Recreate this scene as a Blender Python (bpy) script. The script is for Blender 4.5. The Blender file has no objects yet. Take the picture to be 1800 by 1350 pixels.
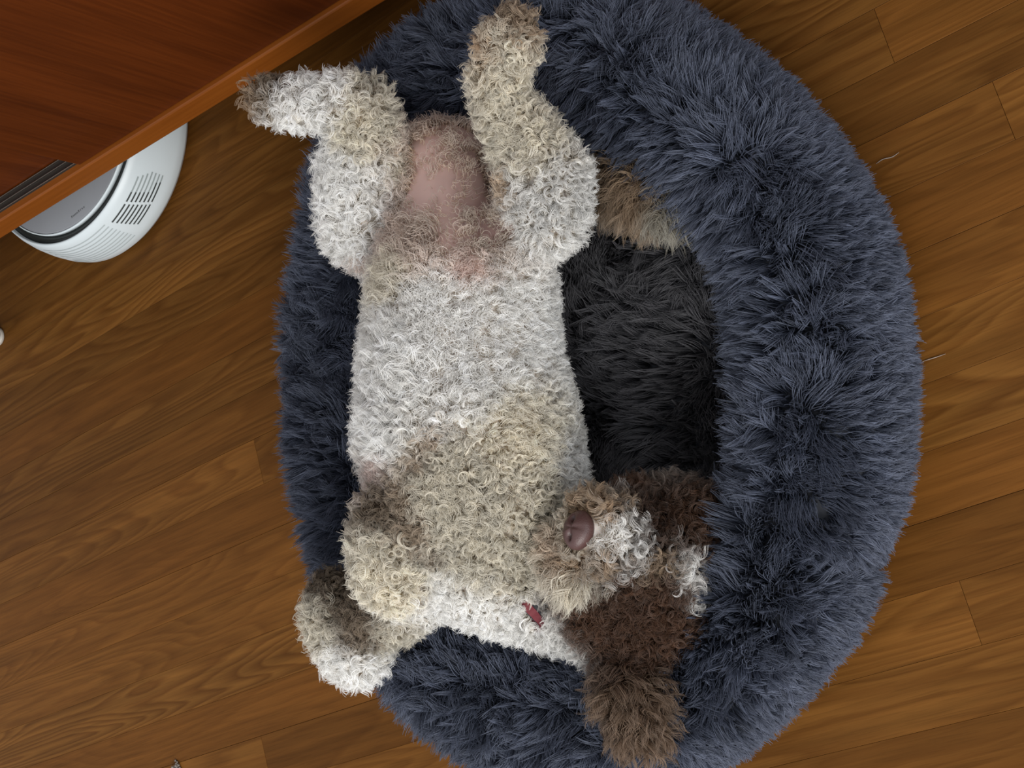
import bpy, bmesh, math, random
import numpy as np
from mathutils import Vector, Matrix
from mathutils.kdtree import KDTree
from mathutils.bvhtree import BVHTree

random.seed(7)
rng = np.random.default_rng(7)
S = bpy.context.scene
C = S.collection

# ---------------------------------------------------------------- camera
W = np.array([[0.78519469, -0.35441268, -0.50780011],
              [-0.26406936, -0.93336292, 0.24310705],
              [-0.56012201, -0.05679192, -0.82646113]])
H = 1.204
F = 2400.0
cam = bpy.data.cameras.new('camera')
cam.sensor_width = 36.0
cam.lens = F / 1800.0 * 36.0
cam.clip_start = 0.02
co = bpy.data.objects.new('camera', cam)
C.objects.link(co)
M = Matrix.Identity(4)
for i in range(3):
    M[i][0] = W[i, 0]; M[i][1] = -W[i, 1]; M[i][2] = -W[i, 2]
M[2][3] = H
co.matrix_world = M
S.camera = co

S.view_settings.view_transform = 'Standard'
S.view_settings.look = 'None'
S.view_settings.exposure = 0.0
S.view_settings.gamma = 1.0
S.view_settings.use_curve_mapping = False

# ---------------------------------------------------------------- light
wd = bpy.data.worlds.new('room_light'); S.world = wd
wd.use_nodes = True
bg = wd.node_tree.nodes['Background']
bg.inputs[0].default_value = (0.90, 0.93, 0.98, 1)
bg.inputs[1].default_value = 0.84

def area(name, loc, target, sx, sy, power, col):
    l = bpy.data.lights.new(name, 'AREA')
    l.shape = 'RECTANGLE'; l.size = sx; l.size_y = sy
    l.energy = power; l.color = col
    o = bpy.data.objects.new(name, l); C.objects.link(o)
    o.location = loc
    o.rotation_euler = (Vector(target) - Vector(loc)).to_track_quat('-Z', 'Y').to_euler()
    return o
area('window_daylight', (0.1, -2.4, 1.9), (-0.7, 0.3, 0.1), 2.4, 1.6, 104, (1.0, 0.985, 0.95))
area('side_window_daylight', (2.0, -0.7, 1.3), (-0.6, 0.3, 0.0), 1.4, 1.0, 20, (0.92, 0.96, 1.0))

# ---------------------------------------------------------------- helpers
def depth_of(px, py, z):
    q = W @ np.array([px - 900.0, py - 675.0, F])
    return (H - z) / (-q[2])
def at(px, py, z):
    q = W @ np.array([px - 900.0, py - 675.0, F])
    t = (H - z) / (-q[2])
    return np.array([q[0] * t, q[1] * t, z])
def rad(px, py, z, rpx):
    return rpx * depth_of(px, py, z)          # image size of a thing at that height, as metres

def tag(o, label=None, cat=None, group=None, kind=None):
    if label: o['label'] = label
    if cat: o['category'] = cat
    if group: o['group'] = group
    if kind: o['kind'] = kind
    return o
def empty(name, loc, label, cat, group=None):
    o = bpy.data.objects.new(name, None); C.objects.link(o)
    o.location = loc; o.empty_display_size = 0.05
    return tag(o, label, cat, group)
def link(name, data, mat=None, parent=None):
    o = bpy.data.objects.new(name, data); C.objects.link(o)
    if mat is not None: data.materials.append(mat)
    if parent is not None:
        o.parent = parent
        p = parent; off = Vector((0, 0, 0))
        while p is not None:
            off += Vector(p.location); p = p.parent
        o.location = -off                     # geometry is written in world coordinates
    return o
def mesh_from(name, v, f, smooth=True):
    me = bpy.data.meshes.new(name)
    me.from_pydata([tuple(map(float, p)) for p in v], [], [tuple(q) for q in f])
    me.update()
    if smooth: me.shade_smooth()
    return me
def bm_obj(name, bm, mat, parent=None, smooth=False):
    me = bpy.data.meshes.new(name); bm.to_mesh(me); bm.free()
    if smooth: me.shade_smooth()
    return link(name, me, mat, parent)
def add_box(bm, lo, hi, bev=0.0, segs=2):
    r = bmesh.ops.create_cube(bm, size=1.0)
    vs = r['verts']
    for v in vs:
        for i in range(3):
            v.co[i] = lo[i] if v.co[i] < 0 else hi[i]
    if bev > 0:
        es = {e for v in vs for e in v.link_edges}
        bmesh.ops.bevel(bm, geom=list(es), offset=bev, segments=segs, affect='EDGES', profile=0.5)
def lathe(prof, cx, cy, n=96):
    v, f = [], []
    for r, z in prof:
        for k in range(n):
            a = 2 * math.pi * k / n
            v.append((cx + r * math.cos(a), cy + r * math.sin(a), z))
    for i in range(len(prof) - 1):
        for k in range(n):
            k2 = (k + 1) % n
            f.append((i * n + k, i * n + k2, (i + 1) * n + k2, (i + 1) * n + k))
    return v, f

class NT:
    def __init__(self, name):
        self.m = bpy.data.materials.new(name); self.m.use_nodes = True
        self.t = self.m.node_tree; self.t.nodes.clear()
        self.out = self.t.nodes.new('ShaderNodeOutputMaterial')
    def n(self, typ, ins=None, **kw):
        nd = self.t.nodes.new(typ)
        for k, v in kw.items(): setattr(nd, k, v)
        for k, v in (ins or {}).items():
            s = nd.inputs[k]
            if isinstance(v, bpy.types.NodeSocket): self.t.links.new(v, s)
            else: s.default_value = v
        return nd
    def math(self, op, a, b=0.0, c=None):
        d = {0: a, 1: b}
        if c is not None: d[2] = c
        return self.n('ShaderNodeMath', d, operation=op).outputs[0]
    def mix(self, fac, a, b, mode='MIX'):
        nd = self.t.nodes.new('ShaderNodeMix'); nd.data_type = 'RGBA'; nd.blend_type = mode
        for i, v in ((0, fac), (6, a), (7, b)):
            if isinstance(v, bpy.types.NodeSocket): self.t.links.new(v, nd.inputs[i])
            else: nd.inputs[i].default_value = v if i == 0 else (*v[:3], 1)
        return nd.outputs[2]
    def done(self, shader):
        self.t.links.new(shader, self.out.inputs[0]); return self.m
def srgb(r, g, b):
    f = lambda c: (c / 255 / 12.92) if c / 255 <= 0.04045 else ((c / 255 + 0.055) / 1.055) ** 2.4
    return (f(r), f(g), f(b), 1)

def plain(name, col, rough=0.5, metal=0.0, spec=0.5, noise=0.0):
    t = NT(name)
    c = col
    if noise:
        tc = t.n('ShaderNodeTexCoord').outputs['Object']
        nz = t.n('ShaderNodeTexNoise', {'Vector': tc, 'Scale': 40.0, 'Detail': 4.0}).outputs[0]
        c = t.mix(nz, tuple(x * (1 - noise) for x in col[:3]), tuple(min(1, x * (1 + noise)) for x in col[:3]))
    p = t.n('ShaderNodeBsdfPrincipled', {'Base Color': c, 'Roughness': rough, 'Metallic': metal, 'Specular IOR Level': spec})
    return t.done(p.outputs[0])

# ---------------------------------------------------------------- floor: strip oak boards, each a real board in one floor mesh
BW = 0.057
Y0 = 0.3683                                    # one seam
def floor_material():
    t = NT('oak_strip_floor')
    br = t.n('ShaderNodeAttribute', attribute_name='board').outputs['Vector']
    sx = t.n('ShaderNodeSeparateXYZ', {0: br})
    r1, r2, r3 = sx.outputs
    tc = t.n('ShaderNodeTexCoord').outputs['Object']
    p = t.n('ShaderNodeSeparateXYZ', {0: tc})
    X, Y = p.outputs[0], p.outputs[1]
    xx = t.math('ADD', X, t.math('MULTIPLY', r1, 37.0))
    zz = t.math('MULTIPLY', r2, 53.0)
    # cathedral figure: contour lines of a noise stretched along the board
    v = t.n('ShaderNodeCombineXYZ', {0: t.math('MULTIPLY', xx, 1.9), 1: t.math('MULTIPLY', Y, 15.0), 2: zz}).outputs[0]
    warp = t.n('ShaderNodeTexNoise', {'Vector': t.n('ShaderNodeCombineXYZ', {0: t.math('MULTIPLY', xx, 14.0), 1: t.math('MULTIPLY', Y, 50.0), 2: zz}).outputs[0], 'Scale': 1.0, 'Detail': 3.0}).outputs[0]
    base = t.n('ShaderNodeTexNoise', {'Vector': v, 'Scale': 1.0, 'Detail': 1.5, 'Roughness': 0.45, 'Distortion': 0.25}).outputs[0]
    cval = t.math('ADD', t.math('MULTIPLY', base, t.math('ADD', 11.0, t.math('MULTIPLY', r3, 12.0))), t.math('MULTIPLY', warp, 0.55))
    ring = t.math('FRACT', cval)
    rr = t.n('ShaderNodeValToRGB', {0: ring})
    cr = rr.color_ramp
    cr.elements[0].position = 0.0; cr.elements[0].color = (0, 0, 0, 1)
    cr.elements[1].position = 1.0; cr.elements[1].color = (0.0, 0.0, 0.0, 1)
    e = cr.elements.new(0.28); e.color = (0.25, 0.25, 0.25, 1)
    e = cr.elements.new(0.80); e.color = (1, 1, 1, 1)
    ringv = rr.outputs[0]
    # pores: short dark streaks
    pv = t.n('ShaderNodeCombineXYZ', {0: t.math('MULTIPLY', xx, 28.0), 1: t.math('MULTIPLY', Y, 700.0), 2: zz}).outputs[0]
    pore = t.n('ShaderNodeTexNoise', {'Vector': pv, 'Scale': 1.0, 'Detail': 2.0}).outputs[0]
    fv = t.n('ShaderNodeCombineXYZ', {0: t.math('MULTIPLY', xx, 5.0), 1: t.math('MULTIPLY', Y, 130.0), 2: zz}).outputs[0]
    fine = t.n('ShaderNodeTexNoise', {'Vector': fv, 'Scale': 1.0, 'Detail': 3.0}).outputs[0]
    mott = t.n('ShaderNodeTexNoise', {'Vector': v, 'Scale': 2.2, 'Detail': 3.0}).outputs[0]
    light = t.mix(r2, FL_A, FL_B)
    dark = t.mix(r1, FL_C, FL_D)
    col = t.mix(t.math('MULTIPLY', ringv, t.math('ADD', 0.26, t.math('MULTIPLY', r2, 0.42))), light, dark)
    fr = t.n('ShaderNodeMapRange', {0: fine, 1: 0.35, 2: 0.68, 3: 0.86, 4: 1.12}).outputs[0]
    po = t.n('ShaderNodeMapRange', {0: pore, 1: 0.30, 2: 0.50, 3: 0.84, 4: 1.0}).outputs[0]
    mo = t.n('ShaderNodeMapRange', {0: mott, 1: 0.3, 2: 0.7, 3: 0.86, 4: 1.12}).outputs[0]
    bv = t.math('ADD', 0.80, t.math('MULTIPLY', r3, 0.40))
    k = t.math('MULTIPLY', t.math('MULTIPLY', fr, po), t.math('MULTIPLY', mo, bv))
    col = t.mix(1.0, col, t.n('ShaderNodeCombineColor', {0: k, 1: k, 2: k}).outputs[0], 'MULTIPLY')
    bump = t.n('ShaderNodeBump', {'Height': pore, 'Strength': 0.06, 'Distance': 0.001})
    pr = t.n('ShaderNodeBsdfPrincipled', {'Base Color': col, 'Roughness': 0.42, 'Specular IOR Level': 0.06, 'Normal': bump.outputs[0]})
    return t.done(pr.outputs[0])
FL_A = (0.134, 0.051, 0.0098); FL_B = (0.152, 0.065, 0.0140)
FL_C = (0.060, 0.0185, 0.0030); FL_D = (0.074, 0.0250, 0.0043)

def build_floor():
    v, f, att = [], [], []
    joints = {}
    for (px, py) in ((455, 812), (1765, 196), (464, 1320), (1689, 1030)):
        p = at(px, py, 0); row = math.floor((p[1] - Y0) / BW)
        joints.setdefault(row, []).append(p[0])
    r = random.Random(11)
    for row in range(-34, 30):
        y0 = Y0 + row * BW; y1 = y0 + BW
        cuts = []
        if row in joints:
            js = sorted(joints[row]); cuts += js
            x = js[0] - r.uniform(1.5, 1.9)
            while x > -3.2: cuts.append(x); x -= r.uniform(0.6, 1.5)
            x = js[-1] + r.uniform(1.5, 1.9)
            while x < 1.6: cuts.append(x); x += r.uniform(0.6, 1.5)
        else:
            c0 = -0.85 + 0.5 * ((y0 - 0.35) / -0.5) * 0.3 + r.uniform(-0.12, 0.12)   # long boards, joints mostly under the bed
            if r.random() < 0.5 or abs(y0 - 0.3) > 0.35: c0 -= 1.25
            cuts += [c0, c0 + r.uniform(1.9, 2.2)]
            if c0 - 1.3 > -3.1: cuts.append(c0 - r.uniform(1.2, 1.5))
        cuts = [-3.2] + sorted(c for c in cuts if -3.15 < c < 1.55) + [1.6]
        g = r.choice([0.00006, 0.0001, 0.0001, 0.0003])
        for a, b in zip(cuts[:-1], cuts[1:]):
            e = 0.00018
            n = len(v)
            lo = (a + e, y0 + g); hi = (b - e, y1 - 0.0001)
            c = 0.0003
            v += [(lo[0], lo[1], -0.004), (hi[0], lo[1], -0.004), (hi[0], hi[1], -0.004), (lo[0], hi[1], -0.004),
                  (lo[0], lo[1], -c * .6), (hi[0], lo[1], -c * .6), (hi[0], hi[1], -c * .6), (lo[0], hi[1], -c * .6),
                  (lo[0] + c, lo[1] + c * .7, 0), (hi[0] - c, lo[1] + c * .7, 0), (hi[0] - c, hi[1] - c * .7, 0), (lo[0] + c, hi[1] - c * .7, 0)]
            q = [(8, 9, 10, 11)]
            for i in range(4):
                j = (i + 1) % 4
                q += [(i, j, 4 + j, 4 + i), (4 + i, 4 + j, 8 + j, 8 + i)]
            f += [tuple(n + k for k in t_) for t_ in q]
            rv = (r.random(), r.random(), r.random())
            att += [rv] * 12
    n = len(v)
    v += [(-3.2, -1.7, -0.004), (1.6, -1.7, -0.004), (1.6, 2.1, -0.004), (-3.2, 2.1, -0.004)]
    f.append((n, n + 1, n + 2, n + 3)); att += [(0.2, 0.2, 0.0)] * 4
    me = mesh_from('floor', v, f, smooth=False)
    a = me.attributes.new('board', 'FLOAT_VECTOR', 'POINT')
    a.data.foreach_set('vector', np.array(att, dtype=np.float32).ravel())
    o = link('floor', me, floor_material())
    o['kind'] = 'structure'
build_floor()
m_wall = plain('painted_wall', (0.42, 0.41, 0.38, 1), 0.9, noise=0.03)
bm = bmesh.new(); add_box(bm, (-3.2, 1.23, -0.004), (1.6, 1.33, 2.4)); o = bm_obj('wall_back', bm, m_wall); o['kind'] = 'structure'
bm = bmesh.new(); add_box(bm, (-3.2, 1.216, 0.0), (1.6, 1.23, 0.09), 0.003); o = bm_obj('baseboard_back', bm, plain('white_baseboard', (0.6, 0.6, 0.57, 1), 0.5, noise=0.03)); o['kind'] = 'structure'

# ---------------------------------------------------------------- sideboard
def veneer(name, ca, cb, rough, sc=1.0, vertical=True):
    t = NT(name)
    tc = t.n('ShaderNodeTexCoord').outputs['Object']
    p = t.n('ShaderNodeSeparateXYZ', {0: tc})
    a, b = (p.outputs[0], p.outputs[2]) if vertical else (p.outputs[2], p.outputs[0])
    v1 = t.n('ShaderNodeCombineXYZ', {0: t.math('MULTIPLY', a, 22.0 * sc), 1: t.math('MULTIPLY', b, 1.6 * sc), 2: t.math('MULTIPLY', p.outputs[1], 22.0)}).outputs[0]
    v2 = t.n('ShaderNodeCombineXYZ', {0: t.math('MULTIPLY', a, 260.0), 1: t.math('MULTIPLY', b, 9.0), 2: p.outputs[1]}).outputs[0]
    n1 = t.n('ShaderNodeTexNoise', {'Vector': v1, 'Scale': 1.0, 'Detail': 5.0, 'Distortion': 0.5}).outputs[0]
    n2 = t.n('ShaderNodeTexNoise', {'Vector': v2, 'Scale': 1.0, 'Detail': 3.0}).outputs[0]
    f1 = t.n('ShaderNodeMapRange', {0: n1, 1: 0.3, 2: 0.7}).outputs[0]
    f2 = t.n('ShaderNodeMapRange', {0: n2, 1: 0.35, 2: 0.65}).outputs[0]
    f = t.math('ADD', t.math('MULTIPLY', f1, 0.6), t.math('MULTIPLY', f2, 0.4))
    col = t.mix(f, ca, cb)
    pr = t.n('ShaderNodeBsdfPrincipled', {'Base Color': col, 'Roughness': rough, 'Specular IOR Level': 0.25})
    return t.done(pr.outputs[0])
m_door = veneer('teak_door_veneer', (0.047, 0.0088, 0.0011), (0.096, 0.0200, 0.0026), 0.36)
m_case = veneer('teak_case', (0.155, 0.040, 0.0040), (0.225, 0.064, 0.0080), 0.34, vertical=False)
m_dark = plain('dark_track', (0.018, 0.012, 0.008, 1), 0.6, noise=0.2)
m_metal = plain('track_metal', (0.30, 0.27, 0.23, 1), 0.35, 1.0, noise=0.1)

YB = 0.743         # front plane of the case's bottom edge
ZB = 0.150
TB = 0.014
XL, XR = -1.80, 0.10
sb = empty('sideboard', (-0.85, YB + 0.2, 0.0), 'reddish teak sideboard with sliding doors on round legs, over the white appliance', 'sideboard')
bm = bmesh.new()
add_box(bm, (XL, YB, ZB), (XR, YB + 0.42, ZB + TB + 0.019), 0.0022)
bm_obj('bottom_board', bm, m_case, sb)
bm = bmesh.new()
add_box(bm, (XL, YB + 0.004, 0.73), (XR, YB + 0.42, 0.75), 0.002)
bm_obj('top_board', bm, m_case, sb)
for xs in (XL, XR - 0.02):
    bm = bmesh.new(); add_box(bm, (xs, YB + 0.004, ZB + TB + 0.0185), (xs + 0.02, YB + 0.42, 0.7305), 0.001)
    bm_obj('side_panel', bm, m_case, sb)
bm = bmesh.new(); add_box(bm, (XL + 0.02, YB + 0.405, ZB + TB + 0.0185), (XR - 0.02, YB + 0.415, 0.7305))
bm_obj('back_panel', bm, m_case, sb)
pj = at(148, 292, ZB + 0.034)
XJ = pj[0]
bm = bmesh.new(); add_box(bm, (XJ, YB + 0.006, ZB + TB + 0.0195), (XR - 0.021, YB + 0.022, 0.7295), 0.0012)
bm_obj('door', bm, m_door, sb)
bm = bmesh.new(); add_box(bm, (XL + 0.021, YB + 0.029, ZB + TB + 0.0195), (XJ + 0.05, YB + 0.045, 0.7295), 0.0012)
bm_obj('door', bm, m_door, sb)
bm = bmesh.new()
add_box(bm, (XL + 0.021, YB + 0.0095, ZB + TB + 0.0186), (XJ - 0.001, YB + 0.0275, ZB + TB + 0.0194))
tr = bm_obj('door_track', bm, m_dark, sb)
for dy in (0.0105, 0.0185, 0.0262):
    bm = bmesh.new(); add_box(bm, (XL + 0.022, YB + dy, ZB + TB + 0.0190), (XJ - 0.002, YB + dy + 0.0013, ZB + TB + 0.0215), 0.0003)
    bm_obj('track_rail', bm, m_metal, tr)
pf = at(-6, 592, 0.004)
ct, st_ = math.cos(math.radians(2.3)), math.sin(math.radians(2.3))
dx_, dy_ = pf[0] + 0.85, pf[1] - (YB + 0.2)
pf = np.array([-0.85 + ct * dx_ - st_ * dy_, YB + 0.2 + st_ * dx_ + ct * dy_, 0])
m_leg = veneer('dark_leg_wood', (0.05, 0.018, 0.007), (0.09, 0.035, 0.013), 0.4)
m_glide = plain('pale_glide', (0.42, 0.38, 0.33, 1), 0.35, noise=0.1)
for lx, ly in ((pf[0], pf[1]), (XR - 0.25, pf[1]), (pf[0], YB + 0.38), (XR - 0.25, YB + 0.38)):
    sx_, sy_ = (0.03 if lx > -1 else -0.03), (0.02 if ly > 1 else -0.02)
    pr_ = [(0.0, 0.006), (0.0108, 0.006), (0.0116, 0.012), (0.019, ZB - 0.012), (0.024, ZB - 0.010), (0.024, ZB), (0, ZB)]
    v, f = lathe(pr_, 0, 0, 28)
    tx, ty = -sx_ * 1.2, 0.035 if ly < 1 else -0.035
    v = [(lx + x + tx * (z / ZB), ly + y + ty * (z / ZB), z) for x, y, z in v]
    lg = link('leg', mesh_from('leg', v, f), m_leg, sb)
    v, f = lathe([(0.0, 0.0), (0.0125, 0.0), (0.0138, 0.002), (0.0130, 0.0065), (0.0, 0.0065)], lx, ly, 28)
    link('leg_glide', mesh_from('leg_glide', v, f), m_glide, lg)

sb.rotation_euler[2] = math.radians(-2.3)

# ---------------------------------------------------------------- white round appliance under the sideboard
m_white = plain('white_plastic', (0.62, 0.68, 0.70, 1), 0.35, noise=0.02)
m_grey = plain('grey_lid', (0.29, 0.30, 0.32, 1), 0.45, noise=0.04)
m_ring = plain('dark_groove', (0.03, 0.033, 0.03, 1), 0.4, noise=0.1)
m_slot = plain('vent_slot_dark', (0.035, 0.04, 0.038, 1), 0.6, noise=0.1)
CX, CY = -1.2525, 0.902
rb = empty('air_purifier', (CX, CY, 0.0), 'low round white appliance with grey lid and side vents under the sideboard', 'appliance')
PROF = [(0.0, 0.002), (0.150, 0.002), (0.162, 0.006), (0.1675, 0.014), (0.1685, 0.026), (0.1670, 0.044), (0.1635, 0.062), (0.1590, 0.076), (0.1555, 0.0835), (0.1535, 0.0850), (0.1520, 0.0840), (0.1520, 0.078), (0.0, 0.078)]
v, f = lathe(PROF, CX, CY, 220)
link('housing', mesh_from('housing', v, f), m_white, rb)
v, f = lathe([(0.1518, 0.079), (0.1518, 0.0800), (0.1420, 0.0800), (0.1420, 0.079)], CX, CY, 160)
link('groove_ring', mesh_from('groove_ring', v, f), m_ring, rb)
v, f = lathe([(0.1400, 0.078), (0.1400, 0.0852), (0.1380, 0.0860), (0.0, 0.0860)], CX, CY, 160)
lid = link('lid', mesh_from('lid', v, f), m_grey, rb)
v, f = lathe([(0.1402, 0.0800), (0.1420, 0.0800), (0.1420, 0.0858), (0.1412, 0.0864), (0.1402, 0.0862)], CX, CY, 160)
link('lid_rim', mesh_from('lid_rim', v, f), m_white, lid)
def prof_r(z):
    for (r0, z0), (r1, z1) in zip(PROF[2:8], PROF[3:9]):
        if z0 <= z <= z1: return r0 + (r1 - r0) * (z - z0) / (z1 - z0)
    return PROF[8][0]
def ang_at(px, py, z):
    p = at(px, py, z); return math.atan2(p[1] - CY, p[0] - CX)
def slot(bm, a0, a1, z, w=0.0010, lift=0.0004, n=14):
    L, Rr = [], []
    for i in range(n):
        a = a0 + (a1 - a0) * i / (n - 1)
        for zz, lst in ((z - w, L), (z + w, Rr)):
            r = prof_r(zz) + lift
            lst.append(bm.verts.new((CX + r * math.cos(a), CY + r * math.sin(a), zz)))
    for i in range(n - 1):
        bm.faces.new((L[i], L[i + 1], Rr[i + 1], Rr[i]))
m_vshade = plain('shallow_vent_grey', (0.30, 0.34, 0.34, 1), 0.5, noise=0.05)
aU0, aU1 = ang_at(258, 303, .045), ang_at(233, 340, .05)      # upper group ends
aL0, aL1 = ang_at(230, 343, .05), ang_at(210, 371, .05)
aR0, aR1 = ang_at(207, 383, .045), ang_at(128, 440, .045)
zs = [0.0365 + 0.0052 * k for k in range(7)]
for k, z in enumerate(zs):
    am = aU1 + (aU0 - aU1) * (0.40 if k > 1 else 0.75)
    sh = 0.010 * (k - 3)
    dome = 0.012 * (3 - abs(k - 3))
    bm = bmesh.new(); slot(bm, aU1 - sh, am - sh, z); bm_obj('vent_slot', bm, m_slot, rb)
    bm = bmesh.new(); slot(bm, am - sh, aU0 - sh + dome, z); bm_obj('shallow_slot', bm, m_vshade, rb)
    bm = bmesh.new(); slot(bm, aL1 - sh, aL0 - sh, z); bm_obj('vent_slot', bm, m_slot, rb)
m_rib = plain('shallow_rib', (0.42, 0.47, 0.48, 1), 0.4, noise=0.02)
for k in range(9):
    z = 0.028 + 0.0056 * k
    bm = bmesh.new(); slot(bm, aR1 - 0.03 * abs(k - 3), aR0, z, 0.0009, 0.0003, 24); bm_obj('rib_line', bm, m_rib, rb)
# small wordmark on the lid, too small and blurred to read in the photograph: seven little letter-sized strokes
m_word = plain('wordmark_grey', (0.13, 0.13, 0.13, 1), 0.5, noise=0.1)
w0, w1 = at(125, 383, 0.0863), at(149, 363, 0.0863)
wd_ = (w1 - w0); wl = np.linalg.norm(wd_); wd_ /= wl; wn = np.array([-wd_[1], wd_[0], 0])
v, f = [], []
for k, (hh, ww) in enumerate(((1, .5), (.7, .6), (.7, .8), (.7, .55), (1, .55), (.9, .3), (.7, .5), (.7, .5))):
    c = w0 + wd_ * wl * (k + 0.5) / 8
    for (a0, a1, b0, b1) in ((-.5, -.2, 0, 1), (.2, .5, 0, .8), (-.5, .5, .75, 1)):
        n = len(v)
        for aa, bb in ((a0, b0), (a1, b0), (a1, b1), (a0, b1)):
            v.append(c + wd_ * aa * ww * wl / 8 + wn * (bb * hh - .4) * 0.0030)
        f.append((n, n + 1, n + 2, n + 3))
link('wordmark', mesh_from('wordmark', v, f, False), m_word, lid)

# ---------------------------------------------------------------- hair machinery
def smooth_noise(P, scale, seed, octs=3):
    r = np.random.default_rng(seed)
    out = np.zeros((len(P), 3))
    amp = 1.0
    for o in range(octs):
        for j in range(4):
            k = r.normal(size=(3, 3)) * scale * (1.9 ** o) * 2.2
            ph = r.uniform(0, 6.28, 3)
            out += amp * np.sin(P @ k + ph)
        amp *= 0.6
    return out / 3.5
def sample_mesh(me, n, seed, weight=None):
    me.calc_loop_triangles()
    T = np.empty(len(me.loop_triangles) * 3, np.int32); me.loop_triangles.foreach_get('vertices', T); T = T.reshape(-1, 3)
    V = np.empty(len(me.vertices) * 3, np.float32); me.vertices.foreach_get('co', V); V = V.reshape(-1, 3).astype(float)
    N = np.empty(len(me.vertices) * 3, np.float32); me.vertices.foreach_get('normal', N); N = N.reshape(-1, 3).astype(float)
    a, b, c = V[T[:, 0]], V[T[:, 1]], V[T[:, 2]]
    ar = np.linalg.norm(np.cross(b - a, c - a), axis=1) / 2
    if weight is not None: ar = ar * weight((a + b + c) / 3)
    r = np.random.default_rng(seed)
    idx = r.choice(len(T), n, p=ar / ar.sum())
    u, w = r.random(n), r.random(n)
    s = u + w > 1; u[s] = 1 - u[s]; w[s] = 1 - w[s]
    P = a[idx] + (b - a)[idx] * u[:, None] + (c - a)[idx] * w[:, None]
    Nn = N[T[idx, 0]] * (1 - u - w)[:, None] + N[T[idx, 1]] * u[:, None] + N[T[idx, 2]] * w[:, None]
    Nn /= np.linalg.norm(Nn, axis=1)[:, None] + 1e-9
    return P, Nn
def make_hair(name, P, radii, tint, mat, parent):
    """P: (N, K, 3) points; radii (N, K); tint (N, 3)"""
    N, K = P.shape[:2]
    cv = bpy.data.hair_curves.new(name)
    cv.add_curves([K] * N)
    cv.points.foreach_set('position', P.astype(np.float32).ravel())
    a = cv.attributes.get('radius') or cv.attributes.new('radius', 'FLOAT', 'POINT')
    a.data.foreach_set('value', radii.astype(np.float32).ravel())
    t = cv.attributes.new('tint', 'FLOAT_COLOR', 'CURVE')
    t4 = np.ones((N, 4), np.float32); t4[:, :3] = tint
    t.data.foreach_set('color', t4.ravel())
    cv.materials.append(mat)
    o = bpy.data.objects.new(name, cv); C.objects.link(o)
    o.parent = parent
    off = Vector((0, 0, 0)); p = parent
    while p is not None: off += Vector(p.location); p = p.parent
    o.location = -off
    return o
def frames(d):
    up = np.where(np.abs(d[:, 2:3]) > 0.9, np.array([[1., 0, 0]]), np.array([[0, 0, 1.]]))
    u = np.cross(d, up); u /= np.linalg.norm(u, axis=1)[:, None] + 1e-9
    return u, np.cross(d, u)
def locks(P, Nn, comb, length, curlr, turns, spread, per, K, hr, tint, seed, tintvar=0.12, tipk=0.35, curl_start=0.15):
    """groups of `per` hairs that share a curl; all lengths in metres, per lock arrays"""
    r = np.random.default_rng(seed)
    n = len(P)
    d = Nn + comb
    d /= np.linalg.norm(d, axis=1)[:, None] + 1e-9
    u, w = frames(d)
    ph = r.uniform(0, 6.28, n); hand = r.choice([-1, 1], n)
    s = np.linspace(0, 1, K)[None, :]
    L = np.repeat(length, per); CR = np.repeat(curlr, per); TU = np.repeat(turns * hand, per)
    PH = np.repeat(ph, per) + r.normal(0, 0.16, n * per)
    D = np.repeat(d, per, 0); U = np.repeat(u, per, 0); Wv = np.repeat(w, per, 0); NN = np.repeat(Nn, per, 0)
    off = r.normal(0, 1, (n * per, 2)) * np.repeat(spread, per)[:, None]
    root = np.repeat(P, per, 0)
    tU, tW = frames(NN)
    root = root + tU * off[:, :1] + tW * off[:, 1:]
    L = L * r.uniform(0.8, 1.12, n * per)
    ang = PH[:, None] + TU[:, None] * 6.283 * s
    rad_ = CR[:, None] * np.clip((s - 0.0) / 0.35, 0, 1)
    # keep the helix starting at the root
    cx = rad_ * (np.cos(ang)) ; cy = rad_ * (np.sin(ang))
    sp = -(1 - tipk) * s if np.isscalar(tipk) else -(1 - tipk.reshape(-1, 1)) * s
    offx = off[:, :1] * sp; offy = off[:, 1:] * sp
    # hair path bends from the normal to the comb direction
    bend = s ** 1.3
    dirn = NN[:, None, :] * (1 - bend)[:, :, None] + D[:, None, :] * bend[:, :, None]
    dirn /= np.linalg.norm(dirn, axis=2)[:, :, None] + 1e-9
    step = dirn * (L[:, None] / (K - 1))[:, :, None]
    path = np.concatenate([np.zeros((n * per, 1, 3)), np.cumsum(step[:, 1:], 1)], 1)
    X = root[:, None, :] + path + U[:, None, :] * (cx + offx)[:, :, None] + Wv[:, None, :] * (cy + offy)[:, :, None]
    Rr = np.repeat(hr, per)[:, None] * (1 - 0.75 * s ** 2)
    tt = np.repeat(tint * (1 + r.normal(0, tintvar, (n, 1))), per, 0) * (1 + r.normal(0, tintvar * 0.6, (n * per, 1)))
    return X, Rr, np.clip(tt, 0.002, 1)
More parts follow.
